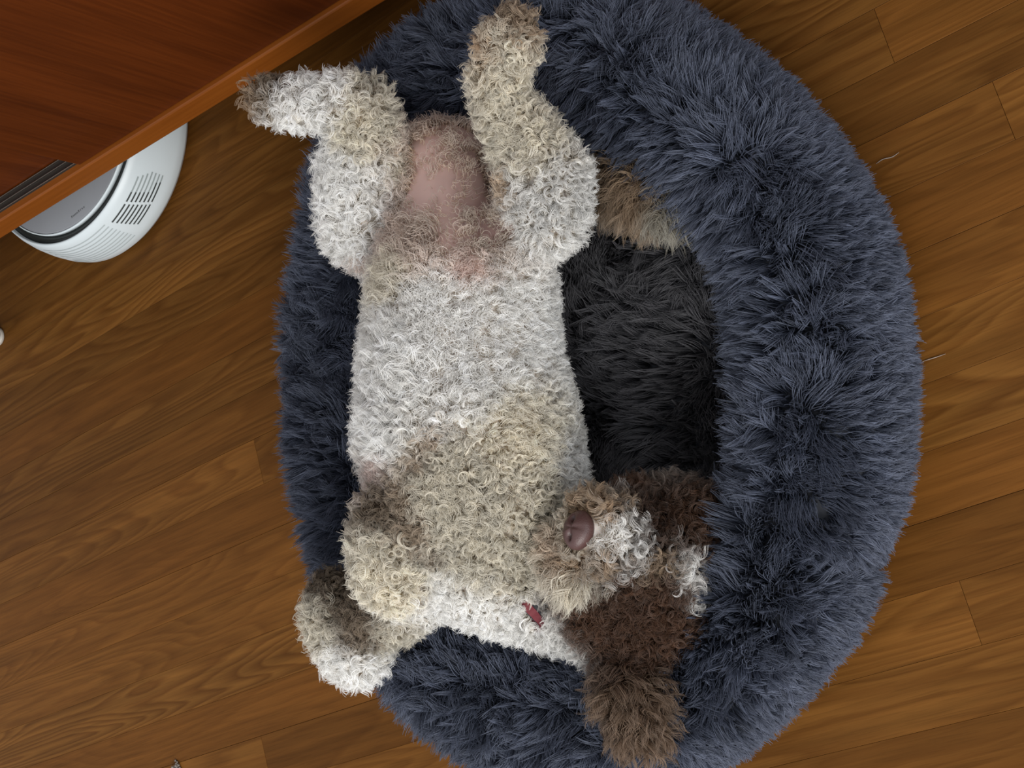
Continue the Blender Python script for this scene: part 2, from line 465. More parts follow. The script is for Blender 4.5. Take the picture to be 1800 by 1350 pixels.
def hair_material(name, rough=0.5, spec=0.35, trans=0.25, rootdark=1.0):
    t = NT(name)
    a = t.n('ShaderNodeAttribute', attribute_name='tint').outputs['Color']
    if rootdark < 1.0:      # roots coloured darker and warmer, painting in the shade deep in the fur
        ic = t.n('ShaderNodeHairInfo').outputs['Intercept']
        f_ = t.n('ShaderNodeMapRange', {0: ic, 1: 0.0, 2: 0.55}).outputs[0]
        root_shade = t.mix(1.0, a, (rootdark, rootdark * 0.90, rootdark * 0.76), 'MULTIPLY')
        a = t.mix(f_, root_shade, a)
    p = t.n('ShaderNodeBsdfPrincipled', {'Base Color': a, 'Roughness': rough, 'Specular IOR Level': spec})
    if trans:
        tr_ = t.n('ShaderNodeBsdfTranslucent', {'Color': a})
        mx = t.n('ShaderNodeMixShader', {0: trans, 1: p.outputs[0], 2: tr_.outputs[0]})
        return t.done(mx.outputs[0])
    return t.done(p.outputs[0])
QUAL = 1.0

# ---------------------------------------------------------------- dog bed
bedc = (at(487, 640, 0.07) + at(1624, 760, 0.07)) / 2
OUT_PX = [(1624, 700), (1618, 830), (1598, 925), (1562, 1015), (1535, 1120), (1470, 1210), (1395, 1290), (1300, 1370), (1180, 1425), (1050, 1440), (930, 1410), (820, 1345), (740, 1290), (680, 1215),
          (600, 1120), (545, 980), (508, 850), (493, 740), (487, 620), (497, 520), (518, 440), (555, 320), (580, 240), (640, 130), (715, 50), (800, -15), (900, -55), (1010, -70), (1120, -60), (1210, -25), (1300, 30), (1410, 120),
          (1500, 230), (1560, 330), (1600, 450), (1619, 570)]
FURL = 0.026
def outline(z):
    pts = np.array([at(x, y, z)[:2] for x, y in OUT_PX])
    d = pts - bedc[:2]
    a = np.arctan2(d[:, 1], d[:, 0]); r = np.hypot(d[:, 0], d[:, 1])
    o = np.argsort(a); a, r = a[o], r[o]
    aa = np.concatenate([a - 2 * np.pi, a, a + 2 * np.pi]); rr = np.concatenate([r, r, r])
    return lambda t: np.interp(t, aa, rr)
RO = outline(0.075)
NA, NB = 320, 56
def ring_r(t):
    # light smoothing of the traced outline
    return sum(RO(np.mod(t + k * 0.03 + np.pi, 2 * np.pi) - np.pi) for k in (-2, -1, 0, 1, 2)) / 5
TH = np.linspace(-np.pi, np.pi, NA, endpoint=False)
ro = ring_r(TH) - 0.029                         # fabric lies inside the pile's outline
nz = smooth_noise(np.c_[np.cos(TH), np.sin(TH), 0 * TH], 1.3, 5)[:, 0]
# seam pinch at the lower right
pin = at(1550, 1030, 0.07) - bedc
ap = math.atan2(pin[1], pin[0])
dd = np.mod(TH - ap + np.pi, 2 * np.pi) - np.pi
ro = ro - 0.014 * np.exp(-(dd / 0.035) ** 2)
def bumpa(px, py, width):
    q = at(px, py, 0.07) - bedc; d_ = np.mod(TH - math.atan2(q[1], q[0]) + np.pi, 2 * np.pi) - np.pi
    return np.exp(-(d_ / width) ** 2)
TW = 0.138 - 0.028 * bumpa(1620, 650, 1.0) + 0.006 * nz                          # tube width
HT = 0.135 + 0.008 * smooth_noise(np.c_[np.cos(TH), np.sin(TH), 0 * TH], 1.7, 9)[:, 0]
# the rim is pressed down where the dog lies over it
sag = at(560, 640, 0.1) - bedc
sa = math.atan2(sag[1], sag[0])
ds = np.mod(TH - sa + np.pi, 2 * np.pi) - np.pi
HT = HT - 0.035 * np.exp(-(ds / 0.9) ** 2)
v, f = [], []
for i in range(NA):
    for j in range(NB):
        b = 2 * math.pi * j / NB
        cb, sb_ = math.cos(b), math.sin(b)
        rr = ro[i] - TW[i] / 2 + TW[i] / 2 * np.sign(cb) * abs(cb) ** 0.85
        z = 0.003 + HT[i] / 2 + HT[i] / 2 * np.sign(sb_) * abs(sb_) ** 0.85
        v.append((bedc[0] + rr * math.cos(TH[i]), bedc[1] + rr * math.sin(TH[i]), z))
for i in range(NA):
    for j in range(NB):
        f.append((i * NB + j, ((i + 1) % NA) * NB + j, ((i + 1) % NA) * NB + (j + 1) % NB, i * NB + (j + 1) % NB))
m_bedfab = plain('charcoal_bed_fabric', (0.045, 0.048, 0.058, 1), 0.9, noise=0.2)
bed = empty('dog_bed', (bedc[0], bedc[1], 0.0), 'round shaggy charcoal grey plush dog bed with a thick padded rim', 'dog bed')
rim = link('bolster', mesh_from('bolster', v, f), m_bedfab, bed)
# cushion
v, f = [], []
NR = 26
ri = ro - TW * 0.75
for k in range(NR):
    fr_ = k / (NR - 1)
    for i in range(NA // 2):
        r_ = ri[i * 2] * fr_
        x = bedc[0] + r_ * math.cos(TH[i * 2]); y = bedc[1] + r_ * math.sin(TH[i * 2])
        v.append((x, y, 0.052 - 0.012 * fr_ ** 3 + 0.003 * math.sin(9 * x + 2) * math.cos(11 * y)))
n2 = NA // 2
for k in range(NR - 1):
    for i in range(n2):
        f.append((k * n2 + i, (k + 1) * n2 + i, (k + 1) * n2 + (i + 1) % n2, k * n2 + (i + 1) % n2))
cush = link('cushion', mesh_from('cushion', v, f), m_bedfab, bed)

m_pile = hair_material('charcoal_plush_pile', 0.55, 0.35, 0.15)
def bed_pile(src, name, n, per, length, seed, cushion=False):
    P, Nn = sample_mesh(src.data, n, seed, (lambda c: (c[:, 2] > 0.012) * 1.0 + 1e-6) if not cushion else None)
    rel = P[:, :2] - bedc[:2]; ang = np.arctan2(rel[:, 1], rel[:, 0])
    rdir = np.c_[np.cos(ang), np.sin(ang), 0 * ang]
    flow = smooth_noise(P, 9.0, seed + 1)
    jit = np.random.default_rng(seed + 2).normal(0, 0.20, P.shape)
    comb = flow * (1.0 if cushion else 0.42) + jit
    if not cushion:
        side = np.sum(Nn * rdir, 1)                     # +1 outside, -1 inside
        comb[:, 2] -= 0.65 * np.clip(side, 0, 1) + 0.2
        comb += rdir * (0.25 * np.clip(Nn[:, 2], 0, 1))[:, None] * np.sign(side + 0.15)[:, None]
    else:
        comb[:, 2] -= 0.2
    rr_ = np.random.default_rng(seed + 3)
    # strands gather into tufts: tips lean towards a shared centre
    nt = n // 7
    Cc = P[rr_.choice(n, nt, replace=False)]
    kd = KDTree(nt)
    for i_, c_ in enumerate(Cc): kd.insert(c_.tolist(), i_)
    kd.balance()
    near = np.array([kd.find(p_.tolist())[1] for p_ in P])
    dv = Cc[near] - P
    pull = 0.9 if cushion else np.interp(np.sum(Nn * rdir, 1), [-0.2, 0.5, 0.9], [1.0, 0.7, 0.35])[:, None]
    comb += dv / length * pull
    tt_lean = rr_.normal(0, 0.28, (nt, 3))[near]
    comb += tt_lean
    L = length * rr_.uniform(0.75, 1.2, n)
    if not cushion:
        side = np.sum(Nn * rdir, 1)
        L *= np.interp(side, [-0.5, 0.3, 0.9], [0.95, 1.0, 0.50])
    base = np.array([[0.093, 0.106, 0.148]]) if not cushion else np.array([[0.085, 0.083, 0.090]])
    tint = base * (1 + 0.25 * smooth_noise(P, 25.0, seed + 5)[:, :1] * 0.6)
    X, Rr, tt = locks(P, Nn, comb, L, np.full(n, 0.0012), rr_.uniform(0.2, 0.9, n), np.full(n, 0.0026), per, 7,
                      np.full(n, 0.00042), np.repeat(tint, 1, 0), seed + 4, 0.16, 0.22)
    X[:, :, 2] = np.maximum(X[:, :, 2], 0.001)
    o = make_hair(name, X, Rr, tt, m_pile, src)
    return o
bed_pile(rim, 'pile', int(34000 * QUAL), 11, 0.034, 100)
bed_pile(cush, 'pile', int(9000 * QUAL), 11, 0.034, 200, True)

# ---------------------------------------------------------------- the dog, lying on its back
# skeleton limbs: chains of (px, py, z, radius as seen)
def J(px, py, z, r):
    p = at(px, py, z); return (p[0], p[1], p[2], rad(px, py, z, r))
CH = {
 'torso': [(785, 300, .150, 80), (795, 400, .155, 100), (815, 520, .165, 138), (812, 640, .170, 150), (826, 760, .172, 168), (850, 870, .172, 160), (860, 975, .168, 112)],
 'chestfront': [(800, 985, .155, 80), (870, 1010, .150, 68)],
 'thigh_a': [(705, 440, .16, 50), (655, 385, .185, 64), (640, 310, .205, 52), (648, 230, .230, 34)],
 'foot_a': [(640, 230, .235, 29), (634, 190, .250, 22), (600, 182, .262, 19), (530, 182, .275, 17), (485, 180, .280, 15), (460, 166, .285, 15)],
 'thigh_b': [(880, 440, .165, 50), (950, 375, .185, 54), (958, 310, .20, 48), (915, 235, .215, 34)],
 'foot_b': [(915, 235, .215, 32), (876, 180, .235, 16), (874, 130, .245, 20), (893, 80, .25, 23), (906, 45, .25, 19)],
 'fore_a': [(800, 850, .225, 50), (735, 895, .245, 38), (680, 910, .262, 26)],
 'paw_a': [(672, 905, .262, 24), (678, 950, .258, 34), (696, 1010, .245, 42), (712, 1030, .24, 34)],
 'fore_b': [(760, 1000, .170, 60), (700, 1065, .185, 34), (650, 1085, .190, 34)],
 'paw_b': [(582, 1035, .200, 17), (596, 1078, .195, 34), (622, 1130, .185, 42), (632, 1155, .18, 28)],
 'neck': [(880, 975, .160, 84), (950, 1030, .145, 72), (1010, 1060, .140, 70)],
 'skull': [(1085, 1075, .150, 72), (1150, 1075, .150, 58), (1150, 985, .155, 60), (1085, 1075, .150, 72)],
 'cheek': [(1060, 1040, .155, 60), (1120, 920, .150, 44), (1195, 915, .135, 36)],
 'muzzle': [(1120, 985, .170, 52), (1070, 950, .200, 40), (1034, 936, .220, 27)],
 'chin': [(1050, 1000, .175, 46), (1000, 995, .195, 32), (985, 960, .205, 26)],
 'lip': [(1070, 930, .195, 34), (1035, 898, .205, 22)],
 'ear_drop': [(1115, 1130, .150, 34), (1108, 1190, .168, 28), (1114, 1245, .175, 26), (1130, 1300, .175, 12)],
 'ear_up': [(1170, 885, .13, 22), (1215, 905, .13, 20), (1232, 935, .125, 16)],
 'tail': [(1010, 335, .10, 28), (1070, 325, .10, 18), (1130, 340, .10, 20), (1185, 375, .105, 16)],
}
SEG = []
for nme, ch in CH.items():
    j = [J(*c) for c in ch]
    for a, b in zip(j[:-1], j[1:]): SEG.append((np.array(a[:3]), np.array(b[:3]), a[3], b[3]))
KB = 0.0075
def sdf(P):
    acc = np.zeros(len(P))
    for a, b, ra, rb_ in SEG:
        ab = b - a
        t = np.clip((P - a) @ ab / (ab @ ab), 0, 1)
        d = np.linalg.norm(P - a - t[:, None] * ab, axis=1) - (ra + (rb_ - ra) * t)
        acc += np.exp(-np.clip(d, -0.3, 0.3) / KB)
    d = -KB * np.log(acc + 1e-30)
    # groin hollow between the thighs
    return d
def grad(P, e=0.0015):
    g = np.zeros_like(P)
    for i in range(3):
        q = P.copy(); q[:, i] += e; s = P.copy(); s[:, i] -= e
        g[:, i] = (sdf(q) - sdf(s)) / (2 * e)
    return g
bm = bmesh.new()
for a, b, ra, rb_ in SEG:
    n = max(2, int(np.linalg.norm(b - a) / (min(ra, rb_) * 0.45)) + 1)
    for k in range(n + 1):
        t_ = k / n; c = a + (b - a) * t_; r_ = ra + (rb_ - ra) * t_
        bmesh.ops.create_icosphere(bm, subdivisions=3, radius=float(r_ + 0.002), matrix=Matrix.Translation(Vector(c.tolist())))
me = bpy.data.meshes.new('tmp'); bm.to_mesh(me); bm.free()
to = bpy.data.objects.new('tmp', me); C.objects.link(to)
md = to.modifiers.new('r', 'REMESH'); md.mode = 'VOXEL'; md.voxel_size = 0.0042
dg = bpy.context.evaluated_depsgraph_get()
body_me = bpy.data.meshes.new_from_object(to.evaluated_get(dg))
bpy.data.objects.remove(to)
V = np.empty(len(body_me.vertices) * 3, np.float32); body_me.vertices.foreach_get('co', V); V = V.reshape(-1, 3).astype(float)
for it in range(7):
    d = sdf(V); g = grad(V); V -= g * (np.clip(d, -0.02, 0.02) / (np.sum(g * g, 1) + 1e-6))[:, None] * 0.8
V[:, 2] = np.maximum(V[:, 2], 0.012)
V0 = V.copy()
bv0 = BVHTree.FromPolygons([tuple(p) for p in V0], [tuple(q.vertices) for q in body_me.polygons])
def surf0(px, py):
    a_ = at(px, py, 0.0); o_ = Vector((0, 0, H)); h = bv0.ray_cast(o_, (Vector(a_.tolist()) - o_).normalized())
    return np.array(h[0]) if h[0] is not None else at(px, py, .2)
Gn = grad(V0); Gn /= np.linalg.norm(Gn, axis=1)[:, None] + 1e-9
for line, wid, dep in (([(768, 235), (770, 290), (762, 350), (758, 420), (750, 470)], 0.0035, 0.0022), ([(724, 290), (705, 340), (680, 400), (650, 460)], 0.006, 0.006),
                       ([(850, 280), (870, 330), (895, 370), (912, 420)], 0.007, 0.008), ([(880, 400), (885, 420)], 0.016, 0.008), ([(690, 880), (740, 820), (790, 765)], 0.007, 0.006),
                       ([(962, 984), (982, 975), (1002, 982)], 0.003, 0.004)):
    Lp = [surf0(*q) for q in line]
    for a_, b_ in zip(Lp[:-1], Lp[1:]):
        ab = b_ - a_; tt_ = np.clip((V0 - a_) @ ab / (ab @ ab), 0, 1)
        dd_ = np.linalg.norm(V0 - a_ - tt_[:, None] * ab, axis=1)
        V = V - Gn * (dep * 0.6 * np.exp(-(dd_ / wid) ** 2))[:, None]
body_me.vertices.foreach_set('co', V.astype(np.float32).ravel()); body_me.update(); body_me.shade_smooth()
body_me.name = 'body'

# coat: patches (px, py, z, radius px, colour, curl radius, length, density) in body space
WHITE = np.array([0.93, 0.915, 0.885]); CREAM = np.array([0.74, 0.69, 0.585]); TAN = np.array([0.42, 0.305, 0.205])
GREYB = np.array([0.33, 0.255, 0.185]); BROWN = np.array([0.092, 0.047, 0.028]); PINK = np.array([0.56, 0.385, 0.345]); MAUVE = np.array([0.40, 0.26, 0.235])
DKB = np.array([0.055, 0.028, 0.017]); EARB = np.array([0.200, 0.135, 0.092])
PATCH = [  # px, py, z, r, colour, curl radius mm, length mm, cover
 (820, 560, .26, 150, WHITE, 2.2, 12, 1), (720, 620, .25, 80, WHITE, 4.5, 19, 1), (820, 680, .27, 120, WHITE, 3.0, 13, 1), (680, 760, .25, 70, WHITE, 4.0, 18, 1),
 (920, 600, .24, 90, WHITE, 2.0, 11, 1), (900, 760, .26, 110, CREAM*1.08, 2.2, 12, 1), (1000, 830, .2, 70, WHITE*.9, 2.0, 11, 1),
 (800, 860, .28, 100, CREAM*.9, 3.4, 15, 1), (860, 960, .27, 110, CREAM*.88, 3.4, 15, 1), (765, 770, .27, 28, GREYB*1.5, 3, 16, 1), (745, 815, .27, 30, GREYB*1.4, 3, 16, 1), (710, 870, .27, 32, GREYB*1.1, 3, 16, 1),  # GREYB streak: greyish fur, with the foreleg fold's shadow painted into its colour
 (680, 835, .2, 40, np.array([.68, .55, .51]), 3, 15, .8), (800, 1060, .2, 90, WHITE, 3, 13, 1), (900, 1080, .2, 80, WHITE*.95, 3, 15, 1),
 (930, 900, .25, 80, CREAM*.95, 3, 13, 1), (960, 1110, .15, 70, WHITE*.9, 3.4, 17, 1), (920, 1000, .24, 60, CREAM*.95, 3, 14, 1), (1010, 1130, .12, 45, WHITE*.8, 3.4, 15, 1),
 (780, 200, .22, 50, TAN*1.2, 3, 14, .6), (750, 280, .25, 55, PINK*1.25, 2.5, 12, .10), (745, 340, .25, 50, PINK*1.1, 2.5, 10, .05), (790, 350, .25, 65, PINK, 2.5, 12, .05), (850, 425, .25, 55, MAUVE*.9, 2.8, 14, .10), (885, 400, .25, 40, MAUVE*.72, 2.5, 13, .08), (830, 370, .25, 30, MAUVE*1.1, 2.5, 13, .07), (740, 440, .25, 55, PINK*.95, 4.5, 20, .26), (700, 430, .25, 35, PINK*1.1, 4.0, 18, .22), (790, 420, .25, 50, PINK*1.05, 3.5, 15, .07), (690, 400, .25, 34, PINK*1.35, 3.5, 12, .15), (660, 450, .25, 34, PINK*1.3, 3.5, 15, .3), (800, 270, .24, 40, PINK*.95, 3, 14, .12),
 (700, 480, .24, 55, CREAM, 4.0, 18, .6), (820, 475, .25, 45, PINK*1.2, 2.5, 13, .6), (700, 290, .24, 34, CREAM, 3, 14, .7),
 (620, 400, .24, 80, WHITE, 3.8, 17, 1), (600, 300, .24, 60, WHITE*.97, 3.8, 17, 1), (630, 230, .26, 50, CREAM*.97, 3.6, 16, 1), (660, 170, .28, 45, CREAM*.85, 3.8, 18, 1), (560, 180, .3, 60, WHITE*.97, 3.8, 16, 1),
 (505, 200, .29, 28, WHITE, 3.5, 14, 1), (470, 160, .29, 26, GREYB*.8, 3.0, 12, 1), (445, 175, .29, 22, TAN*.9, 3.0, 14, 1), (490, 150, .3, 16, DKB*2, 3.0, 10, 1),
 (970, 350, .25, 90, WHITE*.76, 3, 15, 1), (940, 260, .25, 60, CREAM, 3.4, 15, 1), (880, 250, .24, 45, CREAM*.95, 3.4, 15, 1), (1000, 430, .2, 70, WHITE*.9, 3, 15, 1), (900, 330, .24, 30, TAN*1.4, 3, 14, .6),
 (880, 170, .27, 45, CREAM, 3.6, 14, 1), (880, 100, .27, 45, CREAM, 3.8, 14, 1), (860, 90, .26, 28, TAN*1.2, 3.8, 14, 1), (900, 40, .27, 32, GREYB*1.1, 3.8, 14, 1), (930, 60, .26, 30, TAN, 3.8, 14, 1),
 (665, 900, .29, 36, GREYB*.6, 3.4, 14, 1), (720, 930, .28, 45, GREYB, 3.4, 15, 1), (770, 975, .27, 26, GREYB*.8, 3, 12, 1), (680, 970, .28, 45, CREAM, 4, 16, 1), (690, 1030, .27, 55, CREAM*1.1, 4, 16, 1), (630, 980, .2, 30, CREAM*.9, 4, 16, 1),
 (575, 1025, .22, 34, GREYB*.45, 3.6, 14, 1), (610, 1060, .23, 40, GREYB*.6, 3.6, 15, 1), (560, 1100, .2, 40, CREAM*.95, 3.8, 16, 1), (640, 1100, .22, 36, GREYB*.75, 3.6, 15, 1), (620, 1175, .2, 45, WHITE, 4, 16, 1), (680, 1130, .2, 40, CREAM*.9, 3.8, 15, 1),
 # head
 (1100, 1090, .20, 85, BROWN, 3.8, 16, 1), (1170, 1100, .17, 60, BROWN*1.1, 3.8, 16, 1), (1040, 1080, .20, 50, BROWN*1.3, 3.6, 15, 1), (975, 1045, .20, 32, BROWN*1.2, 3.2, 12, 1), (1150, 920, .18, 50, DKB, 4, 16, 1), (1215, 930, .16, 55, BROWN*.9, 4, 18, 1),
 (1100, 870, .18, 40, BROWN*1.2, 4, 16, 1), (1035, 885, .22, 30, TAN*1.0, 4, 13, 1), (1060, 935, .23, 20, WHITE*.9, 2.6, 9, 1), (1095, 882, .22, 15, WHITE, 4.0, 20, 1), (1108, 905, .22, 13, TAN*.8, 4.0, 16, 1), (1115, 925, .22, 14, WHITE*.9, 4.5, 16, 1), (1085, 955, .21, 22, WHITE*.95, 3.6, 14, 1), (1122, 972, .20, 16, WHITE*.8, 5, 18, 1), (1075, 905, .22, 16, TAN*1.2, 3, 13, 1), (1070, 985, .21, 18, TAN*.9, 4, 15, 1), (1085, 1005, .20, 14, WHITE*.85, 4.5, 18, 1), (1140, 1000, .19, 16, TAN*.7, 4.5, 16, 1), (1120, 1020, .19, 18, BROWN*1.3, 4, 16, 1),
 (1200, 1000, .18, 24, WHITE, 4.5, 18, 1), (1210, 1050, .17, 22, WHITE*.9, 4.5, 18, 1), (1160, 1000, .19, 20, TAN*.6, 4, 16, 1), (1140, 940, .19, 18, DKB*.8, 3, 10, 1),
 (980, 978, .225, 30, np.array([.46, .35, .26]), 2.6, 8, 1), (958, 955, .215, 34, np.array([.56, .45, .35]), 3, 11, 1), (1000, 895, .215, 20, TAN*1.3, 3, 11, 1), (940, 985, .2, 28, CREAM*.78, 3, 12, 1), (1020, 990, .225, 26, TAN, 3, 12, 1), (1010, 1030, .215, 28, CREAM, 3.4, 22, 1), (1048, 1020, .215, 24, CREAM*.95, 4, 21, 1), (940, 1010, .2, 34, CREAM*.8, 3, 13, 1),
 (1110, 1165, .17, 40, DKB*1.3, 3, 15, 1), (1110, 1240, .20, 60, EARB*.9, 2.8, 25, 1), (1125, 1300, .20, 50, EARB, 2.8, 25, 1), (1060, 1210, .16, 30, DKB*1.6, 2.6, 20, 1),
 (1070, 320, .12, 34, TAN*.5, 3.6, 28, 1), (1130, 330, .12, 40, TAN*.85, 3.6, 32, 1), (1195, 375, .12, 40, CREAM*.55, 3.6, 26, 1),  # tail: tones darkened to paint in the shade it lies in
 (975, 1125, .17, 42, WHITE*.85, 3.2, 14, 1), (915, 1120, .17, 45, WHITE*.9, 3.2, 16, 1),
]
bvh = BVHTree.FromPolygons([tuple(p) for p in V], [tuple(q.vertices) for q in body_me.polygons])
def on_body(px, py, z):
    # the spot of coat seen there lies on the body's surface
    a_ = at(px, py, 0.0); o_ = Vector((0, 0, H)); d_ = (Vector(a_.tolist()) - o_).normalized()
    h = bvh.ray_cast(o_, d_)
    if h[0] is not None: return np.array(h[0])
    return at(px, py, z)
PC = np.array([on_body(p[0], p[1], p[2]) for p in PATCH]); PR = np.array([rad(p[0], p[1], p[2], p[3]) for p in PATCH])
PCOL = np.array([p[4] for p in PATCH]); PPAR = np.array([[p[5] / 1000, p[6] / 1000, p[7]] for p in PATCH])
def coat(P, jit=0.0):
    col = np.zeros((len(P), 3)); par = np.zeros((len(P), 3)); tot = np.zeros((len(P), 1))
    Q = P + smooth_noise(P, 60.0, 77, 2) * 0.004 + np.random.default_rng(5).normal(0, jit, P.shape)
    for c, r_, k, q in zip(PC, PR, PCOL, PPAR):
        d = np.linalg.norm(Q - c, axis=1) / r_
        w = (1.0 / (d ** 5 + 0.02))[:, None]
        col += w * k; par += w * q; tot += w
    return col / tot, par / tot
FLOW = [  # px, py, radius px, direction in the photograph, strength, straightness
 (1110, 1180, 50, (0, 1), 1.6, .8), (1115, 1250, 60, (.1, 1), 2.2, .95), (1130, 1310, 50, (0, 1), 2.4, .95),
 (1010, 1030, 34, (-.5, .8), 2.0, .5), (1045, 1020, 30, (.2, 1), 1.8, .5), (1095, 885, 24, (.5, -1), 1.5, .8), (1060, 945, 24, (1, .1), 1.6, .5), (1020, 885, 20, (.4, -1), 1.4, .8),
 (960, 960, 34, (-1, .1), 1.6, .6), (985, 990, 26, (-.5, .7), 1.6, .6),
 (820, 560, 130, (.3, .7), 1.1, .7), (690, 600, 60, (-1, -.1), 1.0, .8), (700, 700, 70, (-.8, .3), 1.0, .9), (680, 780, 50, (-1, .5), 1.0, .9), (930, 560, 60, (1, .3), .9, .8), (900, 700, 90, (.4, 1), .9, .8), (960, 800, 60, (.8, .6), .8, .9),
 (790, 350, 90, (-.2, 1), .8, .8), (720, 470, 50, (-.6, -.4), .9, .9), (980, 430, 50, (.6, .9), .9, .8), (1000, 340, 50, (1, .2), .7, .9), (600, 440, 50, (-1, .6), .7, .9),
 (1100, 330, 60, (.1, 1), 2.0, .5), (1180, 370, 50, (.2, 1), 1.6, .5),
]
FC = np.array([on_body(q[0], q[1], .2) for q in FLOW]); FR = np.array([rad(q[0], q[1], .2, q[2]) for q in FLOW])
FD = np.array([(lambda d_: d_ / np.linalg.norm(d_))(W @ np.array([q[3][0], q[3][1], 0.0])) * q[4] for q in FLOW]); FS = np.array([q[5] for q in FLOW])
def flow(P):
    D_ = np.zeros((len(P), 3)); S_ = np.ones(len(P))
    for c, r_, d_, s_ in zip(FC, FR, FD, FS):
        w = np.exp(-(np.linalg.norm(P - c, axis=1) / r_) ** 2 * 0.9)
        D_ += w[:, None] * d_; S_ *= 1 - w * (1 - s_)
    return D_, S_
ccol, cpar = coat(V)
skin = ccol * np.array([[0.80, 0.74, 0.70]])
bare = np.clip(1 - cpar[:, 2:3], 0, 1)
skin = skin * (1 - bare) + ccol * bare
a = body_me.attributes.new('coat', 'FLOAT_COLOR', 'POINT')
c4 = np.ones((len(V), 4), np.float32); c4[:, :3] = skin; a.data.foreach_set('color', c4.ravel())
t = NT('dog_skin')
ca = t.n('ShaderNodeAttribute', attribute_name='coat').outputs['Color']
pr = t.n('ShaderNodeBsdfPrincipled', {'Base Color': ca, 'Roughness': 0.65, 'Specular IOR Level': 0.25, 'Subsurface Weight': 0.15, 'Subsurface Radius': (0.01, 0.004, 0.003), 'Subsurface Scale': 0.4})
m_skin = t.done(pr.outputs[0])
dp = at(830, 700, 0.05)
dog = empty('dog', (dp[0], dp[1], 0.05), 'curly white and brown dog asleep on its back in the charcoal bed', 'dog')
body_me.materials.clear()
body = link('body', body_me, m_skin, dog)

# collar: a red strap edged in black, mostly buried in the coat
COLLAR_SHOWS = [(932, 1058, 14), (940, 1067, 17), (949, 1077, 18), (960, 1089, 16), (952, 1102, 12), (992, 886, 11), (1137, 942, 5)]
cpts = [(992, 884, .2), (966, 915, .2), (935, 960, .2), (908, 1010, .2), (925, 1052, .2), (946, 1074, .2), (968, 1096, .18), (985, 1112, .16)]
cps = [on_body(*c) for c in cpts]
low = [at(1000, 1110, .12), at(1040, 1100, .085), at(1060, 1020, .075), at(1050, 930, .085), at(1020, 890, .12)]
cps = np.array(cps + low)
def catmull(Q, m):
    out = []
    n_ = len(Q)
    for i_ in range(n_):
        p0, p1, p2, p3 = Q[i_ - 1], Q[i_], Q[(i_ + 1) % n_], Q[(i_ + 2) % n_]
        for k_ in range(m):
            u_ = k_ / m
            out.append(0.5 * ((2 * p1) + (-p0 + p2) * u_ + (2 * p0 - 5 * p1 + 4 * p2 - p3) * u_ ** 2 + (-p0 + 3 * p1 - 3 * p2 + p3) * u_ ** 3))
    return np.array(out)
cc_ = catmull(cps, 14)
for _ in range(4):
    near_ = np.min([np.linalg.norm(cc_ - on_body(q[0], q[1], .18), axis=1) for q in COLLAR_SHOWS[:5]], axis=0)
    near2 = np.linalg.norm(cc_ - on_body(992, 886, .18), axis=1)
    lift_ = np.interp(near_, [0.006, 0.016], [0.0055, -0.0015]) + np.interp(near2, [0.004, 0.010], [0.004, 0.0])
    d_ = sdf(cc_); g_ = grad(cc_); cc_ -= g_ * ((d_ - lift_) / (np.sum(g_ * g_, 1) + 1e-6))[:, None]
    cc_ = (np.roll(cc_, 1, 0) + cc_ * 2 + np.roll(cc_, -1, 0)) / 4
gn = grad(cc_); gn /= np.linalg.norm(gn, axis=1)[:, None] + 1e-9
tg = np.roll(cc_, -1, 0) - np.roll(cc_, 1, 0); tg /= np.linalg.norm(tg, axis=1)[:, None]
bn = np.cross(tg, gn); bn /= np.linalg.norm(bn, axis=1)[:, None]
def strap(name, w0, w1, h0, h1, mat, parent):
    v, f = [], []
    m_ = len(cc_)
    for i_ in range(m_):
        for (a_, b_) in ((w0, h0), (w1, h0), (w1, h1), (w0, h1)):
            v.append(cc_[i_] + bn[i_] * a_ + gn[i_] * b_)
    for i_ in range(m_):
        j_ = (i_ + 1) % m_
        for k_ in range(4):
            f.append((i_ * 4 + k_, j_ * 4 + k_, j_ * 4 + (k_ + 1) % 4, i_ * 4 + (k_ + 1) % 4))
    return link(name, mesh_from(name, v, f, False), mat, parent)
m_red = plain('red_webbing', (0.13, 0.011, 0.018, 1), 0.7, noise=0.12)
m_blk = plain('black_webbing_edge', (0.012, 0.012, 0.014, 1), 0.7, noise=0.2)
col_o = strap('collar', -0.0072, 0.0062, -0.0008, 0.0008, m_blk, dog)
col_o['label'] = 'red collar strap with black edges'
strap('red_stripe', -0.0034, 0.0050, 0.0009, 0.0013, m_red, col_o)
# small red tag loop hanging below the strap
tl = on_body(949, 1098, .17)
bm = bmesh.new(); add_box(bm, (-0.0045, -0.006, -0.001), (0.0045, 0.006, 0.001), 0.0008)
for v_ in bm.verts: v_.co = Vector((tl + np.array([0, 0, .004]) + W @ np.array([v_.co.x * .85 + v_.co.y * .4, v_.co.y, -v_.co.z])).tolist())
bm_obj('tag_loop', bm, m_red, col_o)
# the half hidden eye
ec = on_body(1137, 942, .18)
bm = bmesh.new(); bmesh.ops.create_uvsphere(bm, u_segments=24, v_segments=16, radius=0.0062, matrix=Matrix.Translation(Vector(ec.tolist())))
m_eye = plain('dark_eye', (0.008, 0.005, 0.004, 1), 0.06, spec=0.8)
bm_obj('eye', bm, m_eye, body, True)

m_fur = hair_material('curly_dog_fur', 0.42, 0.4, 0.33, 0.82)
nl = int(40000 * QUAL)
P, Nn = sample_mesh(body_me, nl, 300)
keep = P[:, 2] > 0.05
P, Nn = P[keep], Nn[keep]
col, par = coat(P, 0.0035)
r_ = np.random.default_rng(301)
